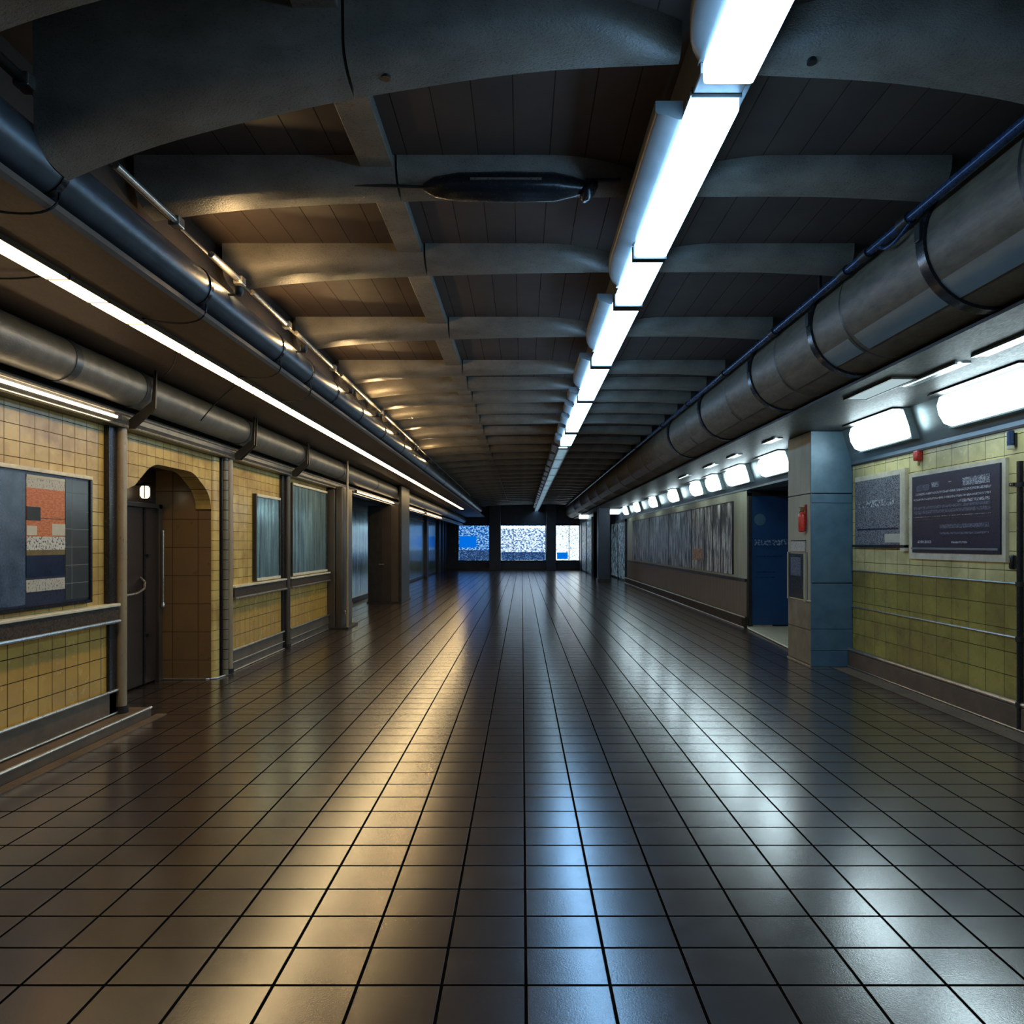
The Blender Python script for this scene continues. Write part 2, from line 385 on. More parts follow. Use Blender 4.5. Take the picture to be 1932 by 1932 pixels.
# wall beyond the alcove
bm = newbm(); box(bm, XR, XR + .3, 13.9, 29.2, .9, 2.62); box(bm, XR - .002, XR + .02, 13.68, 13.9, .9, 2.6); struct('wall_right_beyond', bm, M['palepanel'])
bm = newbm(); box(bm, XR - .02, XR + .3, 13.9, 29.2, 0, .88); box(bm, XR - .02, XR + .02, 13.68, 13.9, 0, .88); struct('wall_right_panelled', bm, M['brownpanel'])
bm = newbm(); box(bm, XR - .04, XR + .01, 13.68, 29.2, .86, .92, .006); struct('trim_9', bm, M['darkmetal'])
bm = newbm(); box(bm, XR - .1, XR, 13.68, 29.2, 0, .2, .006); b0 = struct('baseboard_right_beyond', bm, M['stone'])
bm = newbm(); path(bm, [(XR - .1, 13.5, .2), (XR - .1, 29.2, .2)], .014); struct('rail', bm, M['chrome'], b0)
bm = newbm(); path(bm, [(XR - .12, 13.5, .01), (XR - .12, 29.2, .01)], .012); struct('rail', bm, M['chrome'], b0)
bm = newbm(); box(bm, XR, XR + .3, 29.2, 34.5, 0, 3.06); box(bm, 3.45, XR + .3, 34.5, 34.7, 0, 3.06); box(bm, 3.45, 3.6, 34.5, YE, 0, 3.9)
struct('wall_right_far', bm, M['farwall'])
# end wall
bm = newbm(); box(bm, -5.2, 5.8, YE, YE + .3, 0, ZS + .1); struct('wall_back', bm, M['farwall'])
bm = newbm(); box(bm, -4.6, 3.45, YE - .08, YE, 0, .1); struct('baseboard_back', bm, M['darkmetal'])

# ------------------------------------------------------------------ ceiling beams
ORD = ['nearest', 'second', 'third', 'fourth', 'fifth', 'sixth', 'seventh', 'eighth', 'ninth', 'tenth', 'eleventh', 'twelfth', 'thirteenth', 'fourteenth', 'fifteenth', 'sixteenth', 'seventeenth', 'eighteenth', 'nineteenth', 'twentieth',
       'twenty-first', 'twenty-second', 'twenty-third', 'twenty-fourth', 'twenty-fifth', 'twenty-sixth', 'twenty-seventh', 'twenty-eighth', 'twenty-ninth', 'thirtieth', 'thirty-first', 'thirty-second', 'thirty-third', 'thirty-fourth', 'thirty-fifth', 'thirty-sixth', 'thirty-seventh', 'thirty-eighth', 'thirty-ninth', 'fortieth']
RY = [2.54, 3.36, 4.67, 5.97, 7.83, 9.55, 10.5, 11.45, 12.4, 13.5, 14.8, 16.2, 17.6]
y = 19.0
while y < 42.4: RY.append(y); y += 1.4
def interp(pts, x):
    pts = sorted(pts)
    if x <= pts[0][0]: return pts[0][1]
    n = len(pts)
    def sl(k):
        a, b = pts[max(k - 1, 0)], pts[min(k + 1, n - 1)]
        return (b[1] - a[1]) / (b[0] - a[0])
    for k in range(n - 1):
        (a, za), (b, zb) = pts[k], pts[k + 1]
        if x <= b:
            h = b - a; t = (x - a) / h
            return (2 * t ** 3 - 3 * t * t + 1) * za + (t ** 3 - 2 * t * t + t) * h * sl(k) + (3 * t * t - 2 * t ** 3) * zb + (t ** 3 - t * t) * h * sl(k + 1)
    return pts[-1][1]
DEEP = [(.74, 3.85), (.04, 3.81), (-.71, 3.70), (-1.2, 3.60), (-1.68, 3.475), (-2.02, 3.35), (-2.3, 3.22)]
FLAT = [(.74, 3.86), (0, 3.85), (-1, 3.82), (-1.6, 3.79), (-2.0, 3.755), (-2.4, 3.70)]
RGT = [(1.06, 3.80), (1.68, 3.765), (2.1, 3.71), (2.36, 3.66), (2.55, 3.61)]
RFL = [(1.06, 3.86), (1.9, 3.86), (2.3, 3.845), (2.66, 3.825)]
def rib_section(X, Y, zb, s, wd):
    top = ZS + .02
    h = top - zb
    P = [(Y, top), (Y, zb), (Y - .09 * s * wd, zb + .006), (Y - .15 * s * wd, zb + .018), (Y - .19 * s * wd, zb + .036), (Y - .22 * s * wd, zb + .06), (Y - .24 * s * wd, zb + .10), (Y - .25 * s * wd, top)]
    P = [(a, min(b, top)) for a, b in P]
    return [Vector((X, a, b)) for a, b in P]
def half(x0, x1, Y, prof, taper_at, wd, n=28):
    bm = newbm(); rings = []
    for k in range(n + 1):
        X = x0 + (x1 - x0) * k / n
        d = abs(X - taper_at); s = min(1, .30 + .70 * math.sin(min(1, d / .55) * PI / 2))
        rings.append(rib_section(X, Y, interp(prof, X), s, wd))
    loft(bm, rings); return bm
for i, Y in enumerate(RY):
    far = 1 if Y < 8.5 else (.75 if Y < 12 else .6)
    t = thing('ceiling_beam', 'curved painted concrete ceiling beam, %s counting from the camera, crossing above the hall' % ORD[i] if i else 'nearest curved concrete ceiling beam, only its left end seen in the top corner', 'beam', (0, Y, 0), 'curved ceiling beams')
    P = DEEP if Y < 4 else FLAT
    xl = -2.13 if Y < 4 else -2.40
    n = 28 if Y < 14 else 8
    bm = half(-.775,   .735, 0, P, .735, far, n); obj('beam_span', bm, M['rib'], t, 40)
    bm = half(xl, -.79, 0, P, 9, far, n); obj('beam_span', bm, M['rib'], t, 40)
    bm = half(1.08, 2.48 if Y < 4 else 2.66, 0, RGT if Y < 4 else RFL, 1.02, far, n); obj('beam_span', bm, M['rib'], t, 40)
    if i == 1:
        for hx, hp in ((-.62, DEEP), (1.32, RGT)):
            z = interp(hp, hx) + .012
            bm = newbm(); tube(bm, (hx, -.10, z - .012), (hx, -.10, z + .02), .022, 16); obj('drilled_hole', bm, M['black'], t)

# planks along the slab
def strip_along(name, label, cat, x0, x1, z0, z1, y0, y1, m):
    bm = newbm(); box(bm, x0, x1, y0, y1, z0, z1, .006)
    return tag(obj(name, bm, m), label, cat)
bm = newbm(); box(bm, -1.0, -.80, YB, YE, ZS - .07, ZS + .01, .006)
o = obj('ceiling_plank', bm, M['rib']); tag(o, 'flat concrete rib running lengthwise along the ceiling, left of the light strip', 'rib')

# ------------------------------------------------------------------ spine with the strip lights
sp = thing('light_spine', 'pale steel spine beam running down the ceiling and carrying the cool light strip', 'beam', (0, 0, 0))
bm = newbm(); box(bm, .80, 1.0, YB, YE, 3.645, ZS - .002, .004); obj('beam_core', bm, M['spine'], sp)
majors = [-1.5, 3.36] + [y for k_, y in enumerate(RY) if k_ >= 3]
for a, b in zip(majors[:-1], majors[1:]):
    e = .36 if b < 8.5 else (.27 if b < 12 else .22)
    a2, b2 = a + .02, b - e
    cu = min(.6, (b2 - a2) * .4); rings = []
    for k in range(19):
        u = k / 18
        yy = (a2 + (b2 - cu - a2) * u * 3) if u < 1 / 3 else (b2 - cu + cu * (u * 3 - 1) / 2)
        w = 1 if yy < b2 - cu else math.sqrt(max(0, 1 - ((yy - (b2 - cu)) / cu) ** 2.2))
        xl_ = .75 - .12 * max(w, .06)
        rings.append([Vector(p) for p in ((.76, yy, 3.602), (.735, yy, 3.602), (.735 * .55 + xl_ * .45, yy, 3.622), (xl_ + .012 * w, yy, 3.628), (xl_, yy, 3.64), (xl_, yy, 3.69), (.76, yy, 3.69))])
    bm = newbm(); loft(bm, rings); obj('side_panel', bm, M['spine'], sp, 50)
bm = newbm(); box(bm, .762, 1.0, YB, YE, 3.60, 3.645, .004); obj('lamp_tray', bm, M['spine'], sp)

lampY = [(a_ * .95, b_ * .95) for a_, b_ in [(1.42, 3.14), (3.30, 5.03), (5.08, 6.04), (6.14, 8.08), (8.2, 10.05), (10.2, 12.9), (13.15, 14.7)]]
def strip_lamp(y0, y1, label, m, half=None, x0=.742, x1=.965, z=3.6):
    t = thing('strip_light', label, 'light', (0, y0, 0), 'cool strip lights on the ceiling spine')
    L = y1 - y0
    bm = newbm(); box(bm, x0 + .006, x1 - .006, .012, L - .012, z - .10, z - .002, .016, 2); obj('diffuser', bm, m, t, 40)
    for w_, e in enumerate((0, L - .008)):
        bm = newbm(); box(bm, x0, x1, e, e + .008, z - (.045 if w_ == half else .104), z, .002); obj('end_cap', bm, M['spine'], t)
    return t
labs = ['cool white strip light nearest in view, cut by the top edge', 'long cool white strip light just beyond the metal junction plate', 'short cool white strip light, third lit one from the top edge',
        'cool white strip light, fourth lit one from the top edge', 'cool white strip light, fifth lit one from the top edge', 'cool white strip light, sixth lit one from the top edge', 'cool white strip light, last before the louvred ones']
for k, ((a, b), l) in enumerate(zip(lampY, labs)): strip_lamp(a, b, l, M['lamp_main'], {0: 1, 1: 0}.get(k))
bm = newbm(); box(bm, .745, .962, 2.995, 3.125, 3.565, 3.6, .006); 
tag(setloc(obj('junction_plate', bm, M['spine']), (.85, 3.06, 3.6)), 'blue-grey metal junction plate between the two nearest strip lights', 'plate')
# louvred fixtures further on
proto = None
k = 0; y = 14.9
while y < 41.5:
    if proto is None:
        t = thing('louvred_light', 'x', 'light', (0, y, 0), 'louvred strip lights at the far end')
        bm = newbm(); box(bm, .765, .945, .03, 1.75, 3.585, 3.597); obj('tube_panel', bm, M['lamp_far'], t)
        bm = newbm(); box(bm, .742, .762, 0, 1.8, 3.55, 3.599); box(bm, .948, .968, 0, 1.8, 3.55, 3.599)
        for q in range(9): box(bm, .75, .96, q * .222, q * .222 + .012, 3.55, 3.583)
        obj('louvre_grille', bm, M['spine'], t); proto = t
        t['label'] = 'nearest louvred ceiling light on the spine, following the bright strips'
    else:
        dup(proto, (0, y, 0), 'louvred ceiling light on the spine, %s of the louvred row' % ORD[k])
    y += 1.9; k += 1

# ------------------------------------------------------------------ black device under the ceiling
t = thing('ceiling_loudspeaker', 'long black glossy tubular fitting hanging under the ceiling left of the strip lights', 'fitting', (-.1, 4.5, 3.84))
bm = newbm(); prof = [(-.52, .02), (-.45, .06), (-.3, .085), (0, .09), (.3, .085), (.42, .06), (.5, .035)]
rs = [ring((x, 0, 0), (1, 0, 0), r, 24) for x, r in prof]; loft(bm, rs); obj('body', bm, M['black'], t, 50)
bm = newbm(); rs = [ring((.50 + .03 * math.cos(a), 0, .03 - q), (.3, 0, -1), r, 18) for q, r, a in ((-.01, .03, 0), (.01, .052, .4), (.045, .06, .8), (.085, .05, 1.2), (.12, .02, 1.5))]; loft(bm, rs); obj('end_knob', bm, M['black'], t, 50)
bm = newbm(); path(bm, [(-1.1, .0, .02), (-.5, 0, .0)], .01); obj('mounting_rod', bm, M['darkmetal'], t)
bm = newbm(); path(bm, [(.5, 0, .04), (.72, 0, .045)], .014); obj('mounting_rod', bm, M['darkmetal'], t)
bm = newbm(); box(bm, -.22, .22, -.096, -.086, .0, .012); obj('bright_strip', bm, M['chrome'], t)
for x in (-.3, .3):
    bm = newbm(); tube(bm, (x, 0, .07), (x, 0, .155), .008, 8); obj('hanger', bm, M['darkmetal'], t)

# ------------------------------------------------------------------ left side: pipe, soffit light strip, trunk pipe, cornice
pp = thing('ceiling_pipe', 'dark steel pipe running along the edge of the lower left ceiling', 'pipe', (-2.26, 0, 3.36))
seams = [YB, 3.35, 4.9, 6.4, 7.3, 8.3, 9.6, 11.2, 13, 16, 20, 25, 31, 38]
for a, b in zip(seams[:-1], seams[1:]):
    bm = newbm(); tube(bm, (0, a, 0), (0, b, 0), .135, 28); obj('pipe_length', bm, M['darkpipe'], pp, 40)
    bm = newbm(); tube(bm, (0, b - .02, 0), (0, b + .02, 0), .142, 28); obj('joint_band', bm, M['black'], pp, 40)
bm = newbm()
tl = thing('conduit', 'thin metal conduit with clips running above the dark pipe on the left', 'conduit', (-2.17, 0, 3.6))
bm = newbm(); path(bm, [(0, YB, 0), (0, 30, 0)], .014, 10); obj('tube_length', bm, M['darkmetal'], tl)
segs = [(2.3, 3.15), (3.78, 4.5), (4.95, 5.5), (5.7, 6.6), (6.8, 8.2), (8.5, 11), (11.2, 15)]
for a, b in segs:
    bm = newbm(); path(bm, [(.02, a, -.0), (.02, b, 0)], .022, 12); obj('sleeve', bm, M['chrome'] if a > 3 else M['darkmetal'], tl, 40)
    bm = newbm(); box(bm, -.02, .05, b - .08, b, -.03, .03, .006); obj('clip', bm, M['chrome'], tl)

ys = [1.2, 2.7, 4.12, 4.52, 4.96, 5.72, 6.58, 6.93, 7.28, 8.1, 9.8, 11.6, 13.5, 15.6, 18, 20.5, 23, 26, 29, 32]
for k, (a, b) in enumerate(zip(ys[:-1], ys[1:])):
    t = thing('strip_light', 'warm cream strip light in the brown lower ceiling, %s from the camera' % ORD[k], 'light', (-2.675, a, 3.15), 'warm strip lights in the left ceiling')
    bm = newbm(); box(bm, -.062, .062, .008, b - a - .008, -.032, -.006, .006); obj('diffuser', bm, M['lamp_left'], t)
    bm = newbm(); box(bm, -.07, -.062, 0, b - a, -.03, 0); box(bm, .062, .07, 0, b - a, -.03, 0); box(bm, -.07, .07, -.006, .006, -.034, 0); obj('housing', bm, M['brown_steel'], t)

trk = thing('trunk_pipe', 'thick grey lagged pipe under the lower ceiling above the left wall', 'pipe', (-3.47, 0, 2.975))
tb = [YB, 3.0, 5.35, 6.35, 8.75, 10.95, 13.4, 16.5, 20, 24, 28, 32, 37, 42.5]
for a, b in zip(tb[:-1], tb[1:]):
    bm = newbm(); tube(bm, (0, a, 0), (0, b, 0), .165, 32); obj('pipe_length', bm, M['trunk'], trk, 40)
    bm = newbm(); tube(bm, (0, b - .04, 0), (0, b + .04, 0), .172, 32); obj('joint_band', bm, M['darkpipe'], trk, 40)
cor = thing('cornice_beam', 'weathered metal cornice with bright rails along the top of the left wall', 'cornice', (-3.6, 0, 2.7))
bm = newbm(); prism(bm, [(-.1, -.07), (.06, -.07), (.1, -.02), (.1, .03), (.04, .085), (-.1, .085)], 'y', YB, 42.5); obj('beam', bm, M['trunk'], cor)
bm = newbm(); path(bm, [(.105, YB, .035), (.105, 42.5, .035)], .011); obj('upper_rail', bm, M['chrome'], cor)
bm = newbm(); path(bm, [(.075, YB, -.06), (.075, 42.5, -.06)], .012); obj('lower_rail', bm, M['chrome'], cor)
for k, (a, b) in enumerate([(2.2, 6.2), (15.0, 19.5), (20.3, 25.5), (26, 31)]):
    t = thing('tube_light', ['long slim tube light on the cornice above the wall poster', 'slim tube light on the cornice beside the square steel column', 'slim tube light on the cornice, third along the left wall', 'farthest slim tube light on the left cornice'][k], 'light', (-3.485, a, 2.70))
    bm = newbm(); path(bm, [(0, .04, -.012), (0, b - a - .04, -.012)], .013, 12); obj('tube', bm, M['lamp_wall_left'], t)
    for e in (0, b - a - .05):
        bm = newbm(); box(bm, -.02, .02, e, e + .05, -.035, .02, .004); obj('end_cap', bm, M['darkmetal'], t)

# warm lamps above the pipe edge that light the beam ends
for k, Yp in enumerate([5.2, 6.75, 8.6, 10.2, 11.9, 13.9, 16.0]):
    t = thing('uplighter', 'small warm uplighter behind the dark left pipe, %s from the camera' % ORD[k], 'light', (-2.06, Yp, 3.40), 'uplighters behind the left pipe')
    bm = newbm(); lathe(bm, [(.02, 0), (.034, .02), (.036, .06), (.03, .06), (.026, .03), (.008, .025)], seg=16); obj('cup', bm, M['darkmetal'], t, 40)
    bm = newbm(); box(bm, -.09, -.02, -.01, .01, .0, .012); obj('bracket', bm, M['darkmetal'], t)
    ld = bpy.data.lights.new('uplighter_glow', 'POINT'); ld.energy = 14 if Yp < 15 else 8; ld.color = (1, .66, .3); ld.shadow_soft_size = .03
    lo = bpy.data.objects.new('uplighter_glow', ld); C.objects.link(lo); lo.parent = t; lo.location = (.0, 0, .085)

# cables draped from the strip lights
cabs = [((-2.755, 4.12), (-3.3, 4.0), 'thin black cable crossing the lower ceiling from the first seam seen of the warm strip'),
        ((-2.755, 5.72), (-3.25, 6.5), 'thin black cable from the warm strip light towards the first post bracket'),
        ((-2.755, 6.93), (-3.3, 7.35), 'black cable arcing down from the warm strip to the grey pipe over the arch'),
        ((-2.25, 3.35), (-2.6, 3.2), 'black cable looping under the dark pipe at its nearest joint'),
        ((-2.25, 4.9), (-2.6, 4.9), 'black cable looping under the dark pipe at its second joint'),
        ((-2.25, 6.4), (-2.6, 6.6), 'black cable looping under the dark pipe at its third joint'),
        ((-2.25, 7.3), (-2.6, 7.7), 'black cable looping under the dark pipe at its fourth joint')]
for k, ((xa, ya), (xb, yb), l) in enumerate(cabs):
    za = 3.14 if k < 3 else 3.215; zb = 3.13 if k != 2 else 2.86
    mid = ((xa + xb) / 2, (ya + yb) / 2 + .05, 3.09)
    if k >= 3: pts = bez((-2.165, ya, 3.24), (-2.13, (ya * 2 + yb) / 3, 3.04), (xb, yb, 3.14), 12)
    else: pts = bez((xa, ya, za), mid, (xb, yb, zb), 12)
    bm = newbm(); path(bm, pts, .006, 8)
    tag(setloc(obj('cable', bm, M['black'], None, 60), (xa, ya, za)), l, 'cable')

# posts
def post(Y, label, two=False, m='post'):
    t = thing('wall_post', label, 'post', (-3.6, Y, 0), 'steel posts along the left wall')
    z0 = .09 if Y < 6.6 else .01
    bm = newbm(); tube(bm, (.02, 0, z0), (.02, 0, 2.64), .042, 20); obj('pole', bm, M[m], t, 40)
    bm = newbm(); box(bm, -.05, .0, -.16, -.045, z0, 2.64, .005); obj('back_channel', bm, M['black'], t)
    if two:
        bm = newbm(); tube(bm, (.01, -.10, z0), (.01, -.10, 2.64), .036, 16); obj('banded_pole', bm, M['tilepost'], t, 40)
    bm = newbm(); tube(bm, (.02, 0, z0), (.02, 0, z0 + .06), .055, 20); obj('foot_collar', bm, M['darkmetal'], t, 40)
    bm = newbm()
    prism(bm, [(.10, 2.62), (.15, 2.62), (.335, 2.80), (.345, 3.14), (.325, 3.14), (.30, 2.86), (.10, 2.70)], 'y', -.03, -.012)
    if Y > 6.6: prism(bm, [(.10, 2.62), (.15, 2.62), (.335, 2.80), (.345, 3.14), (.325, 3.14), (.30, 2.86), (.10, 2.70)], 'y', .04, .058)
    obj('ceiling_bracket', bm, M['darkmetal'], t)
    return t
post(6.4, 'tan steel post on the step, left of the arched doorway')
post(8.75, 'double steel post with a banded pole, right of the arched doorway', True)
post(10.92, 'steel post between the two counter windows', m='brown_steel')

# rounded pilaster at the arch's right jamb
bm = newbm(); prism(bm, [(XL - .02, 8.42)] + [(XL + .03 * math.sin(a), 8.47 - .06 * math.cos(a)) for a in (0, .4, .8, 1.2, PI / 2)] + [(XL + .03, 8.56), (XL - .02, 8.56)], 'z', .01, 2.62)
struct('trim_10', bm, M['tile_left'], smooth=40)

# counters
for (a, b, l) in [(YB, 6.32, 'stone counter ledge with cream edge under the large poster'), (8.87, 10.8, 'stone counter ledge with cream edge under the narrow window'), (11.05, 13.25, 'stone counter ledge with cream edge under the wide window')]:
    t = thing('counter_ledge', l, 'counter', (XL, a, .9), 'counter ledges on the left wall')
    L = b - a
    bm = newbm(); box(bm, .0, .09, 0, L, .03, .145, .004); obj('front_band', bm, M['stone'], t)
    bm = newbm(); box(bm, .0, .105, -.005, L + .005, .145, .17, .006); obj('top', bm, M['cream'], t)
    bm = newbm(); path(bm, [(.095, 0, .015), (.095, L, .015)], .016); obj('rail', bm, M['chrome'], t)

# poster on the near left wall (glass case)
t = thing('poster_case', 'large glazed poster case with orange and white poster on the yellow tiles', 'poster', (XL + .0, 5.55, 1.13))
bm = newbm(); box(bm, .0, .03, -2.2, .43, 0, 1.0, .004); bk = obj('backing', bm, M['board_navy'], t)
bm = newbm(); box(bm, .0, .045, -2.2, .46, 1.0, 1.03, .004); obj('top_frame', bm, M['cream'], t)
bm = newbm(); box(bm, .0, .045, .43, .455, 0, 1.0); box(bm, 0, .045, -2.2, .455, -.025, 0); obj('frame', bm, M['black'], t)
ya, yb = -.33, .11      # 5.22..5.66
bm = newbm(); box(bm, .03, .034, ya, yb, .66, .88); obj('orange_print', bm, M['orange'], bk)
bm = newbm(); box(bm, .034, .036, ya, yb, .955, .975); obj('white_heading', bm, M['paper'], bk)
bm = newbm(); box(bm, .03, .034, ya, yb, .88, .955); obj('pale_heading', bm, M['print_paper'], bk)
bm = newbm(); box(bm, .034, .037, ya, ya + .15, .64, .74); obj('dark_block', bm, M['darkmetal'], bk)
bm = newbm(); box(bm, .034, .037, ya, ya + .11, .53, .60); box(bm, .034, .037, ya + .28, yb, .53, .62); obj('white_block', bm, M['paper'], bk)
bm = newbm(); box(bm, .03, .034, ya, yb, .48, .655); obj('rust_print', bm, M['orange'], bk)
bm = newbm(); box(bm, .0341, .037, ya, yb, .42, .52); obj('barred_print', bm, M['print_white'], bk)
bm = newbm(); box(bm, .03, .034, ya, yb, .38, .42); obj('rust_band', bm, M['brass'], bk)
bm = newbm(); box(bm, .03, .034, ya, yb, .22, .38); obj('navy_block', bm, M['navyglass'], bk)
bm = newbm(); box(bm, .03, .035, ya, yb, .11, .20); obj('cream_block', bm, M['print_paper'], bk)
bm = newbm(); box(bm, .03, .033, -2.19, ya - .01, .02, .98); obj('blue_print', bm, M['bluepanel'], bk)
bm = newbm(); box(bm, .03, .033, yb + .01, .42, .02, .98)
obj('tile_glass', bm, tiles('grey_tinted_tiles', 'yzx', .3, .145, (.05, .06, .065), (.04, .05, .055), (.18, .2, .2), rough=.2, mort=.003, off=(10, 10)), bk)

# windows in the bays
def lwindow(n, y0, y1, z0, z1, x=XL, m='glass_left', fr=.035, fm='darkmetal', emis=None):
    bm = newbm(); box(bm, x - .0, x + .03, y0, y1, z0, z1)
    w = struct('window_%d' % n, bm, M[m])
    bm = newbm(); box(bm, x, x + .05, y0 - fr, y0, z0 - fr, z1 + fr); box(bm, x, x + .05, y1, y1 + fr, z0 - fr, z1 + fr); obj('window_frame', bm, M[fm], w)
    bm = newbm(); box(bm, x, x + .055, y0, y1, z1, z1 + fr); obj('head_rail', bm, M['cream'] if n < 3 else M[fm], w)
    bm = newbm(); box(bm, x, x + .055, y0, y1, z0 - fr, z0); obj('sill_rail', bm, M['cream'] if n < 3 else M[fm], w)
    return w
lwindow(1, 9.72, 10.66, 1.12, 2.24)
lwindow(2, 11.25, 13.22, 1.12, 2.52)
lwindow(3, 18.9, 22.0, .12, 2.55, -4.6)
lwindow(4, 28.0, 33.2, .1, 2.6, -4.6)
lwindow(5, 34.4, 37.8, .1, 2.6, -4.6)

# doorway under the arch
d = newbm(); box(d, -4.3, -4.24, 6.75, 8.28, .02, 2.0, .004); dr = struct('door_1', d, M['doordark'])
bm = newbm(); box(bm, -4.26, -4.2, 8.28, 8.36, 0, 2.05, .004); box(bm, -4.26, -4.2, 6.6, 8.36, 2.0, 2.05, .004); obj('door_frame', bm, M['brown_steel'], dr)
bm = newbm(); box(bm, -4.24, -4.225, 8.0, 8.04, .02, 2.0); obj('meeting_stile', bm, M['black'], dr)
bm = newbm(); path(bm, [(-4.2, 6.9, 1.06), (-4.14, 7.4, 1.05), (-4.14, 7.7, 1.06), (-4.15, 7.86, 1.10), (-4.18, 7.93, 1.17), (-4.24, 7.95, 1.22)], .014, 10); obj('push_bar', bm, M['chrome'], dr, 60)
bm = newbm(); tube(bm, (-4.17, 8.31, .9), (-4.17, 8.31, 1.75), .012, 10); lathe(bm, [(.02, 0), (.025, .02), (.02, .05)], (-4.17, 8.31, .86), 12); obj('pull_rod', bm, M['chrome'], dr)
for z in (.55, 1.45):
    bm = newbm(); box(bm, -4.24, -4.2, 8.05, 8.13, z, z + .03, .003); obj('hinge', bm, M['darkmetal'], dr)
t = thing('wall_lantern', 'small glowing lantern above the dark door inside the arched doorway', 'light', (-4.19, 7.95, 2.10))
bm = newbm(); lathe(bm, [(.03, 0), (.05, .03), (.05, .11), (.03, .14)], seg=16); obj('glass_shade', bm, M['lamp_door'], t, 40)
bm = newbm(); lathe(bm, [(.055, .135), (.045, .16), (.01, .18)], seg=16); box(bm, -.11, -.02, -.02, .02, .14, .16); obj('cap', bm, M['darkmetal'], t)
for s in range(4):
    a = s * PI / 2 + .4
    bm = newbm(); tube(bm, (.053 * math.cos(a), .053 * math.sin(a), .0), (.053 * math.cos(a), .053 * math.sin(a), .14), .005, 6); obj('cage_bar', bm, M['darkmetal'], t)

# steel columns left
t = thing('steel_column', 'square brown steel-clad column with rounded edges beyond the wide counter window', 'column', (-3.6, 13.7, 0))
bm = newbm(); box(bm, -.3, .12, -.38, .38, .0, 2.61, .02); obj('shaft', bm, M['brown_steel'], t)
bm = newbm(); box(bm, .12, .27, -.38, .34, .0, 2.66, .03, 4); obj('rounded_pier', bm, M['brown_steel'], t, 40)
bm = newbm(); tube(bm, (.335, -.33, .0), (.335, -.33, 3.14), .022, 14); obj('corner_pipe', bm, M['post'], t, 40)
bm = newbm(); box(bm, -.32, .37, -.41, .40, .0, .04, .01); obj('base_plate', bm, M['darkmetal'], t)
bm = newbm(); box(bm, .27, .30, -.30, -.2, .27, .33, .005); obj('small_bracket', bm, M['chrome'], t)
t = thing('steel_kiosk', 'wide dark steel-clad block with double doors, second column on the left', 'column', (-3.7, 19.9, 0))
bm = newbm(); box(bm, -.42, .42, -.8, .8, 0, 2.61, .015); obj('shaft', bm, M['brown_steel'], t)
bm = newbm(); box(bm, -.38, -.06, -.825, -.80, .05, 2.6, .004); obj('door_leaf', bm, M['darkmetal'], t)
bm = newbm(); box(bm, -.05, .22, -.825, -.80, .05, 2.6, .004); obj('door_leaf', bm, M['doordark'], t)
bm = newbm(); box(bm, -.12, .02, -.86, -.82, 1.02, 1.05, .004); obj('handle', bm, M['chrome'], t)
bm = newbm(); box(bm, .42, .49, -.84, .5, 0, 3.14, .01); obj('corner_pier', bm, M['darkmetal'], t)
bm = newbm(); box(bm, -.44, .48, -.86, .82, 0, .04, .005); obj('base_plate', bm, M['darkmetal'], t)
bm = newbm(); box(bm, -4.6, -4.5, 17.6, 19.0, .0, .03); struct('trim_11', bm, M['cream'])
for k, (Yc, w) in enumerate([(27.2, .35), (33.8, .3), (38.8, .35), (40.4, .3), (41.8, .3)]):
    bm = newbm(); box(bm, -4.6, -4.45, Yc - w, Yc + w, 0, 3.15, .01)
    tag(setloc(obj('wall_pier', bm, M['farwall']), (-4.5, Yc, 0)), 'dark pier on the far left wall, %s from the camera' % ORD[k], 'pier', 'dark piers on the far left wall')

# ------------------------------------------------------------------ right duct
dc = (3.01, 3.54); R = .43
dt = thing('ventilation_duct', 'large round sheet-metal ventilation duct running along the right side of the ceiling', 'duct', (dc[0], 0, dc[1]))
joints = [-1.5, .5, 2.2, 3.7, 4.61, 5.80, 6.40, 7.30, 8.1, 9.07, 10.4, 11.3, 12.6, 14, 15.5, 17.5, 19.5, 22, 25, 28, 32, 36, 42.5]
strapY = {4.61, 6.40, 8.1, 2.2, 10.4, 12.6}
def ductring(Y, r, n=40):
    out = []
    for k in range(n):
        a = 2 * PI * k / n
        out.append(Vector((r * math.cos(a), Y, r * math.sin(a))))
    return out
for a, b in zip(joints[:-1], joints[1:]):
    bm = newbm(); loft(bm, [ductring(a, R), ductring(b - .03, R), ductring(b - .015, R + .012), ductring(b, R)]); obj('duct_section', bm, M['duct'], dt, 45)
    # rolled flat seam strip along the underside
    bm = newbm()
    a0, a1 = math.radians(218), math.radians(240)
    def arc(rr): return [(rr * math.cos(a0 + (a1 - a0) * q / 5), rr * math.sin(a0 + (a1 - a0) * q / 5)) for q in range(6)]
    prism(bm, arc(R + .006) + list(reversed(arc(R - .003))), 'y', a + .05, b - .05); obj('cover_strip', bm, M['fascia'] if a < 6.0 else M['duct'], dt, 30)
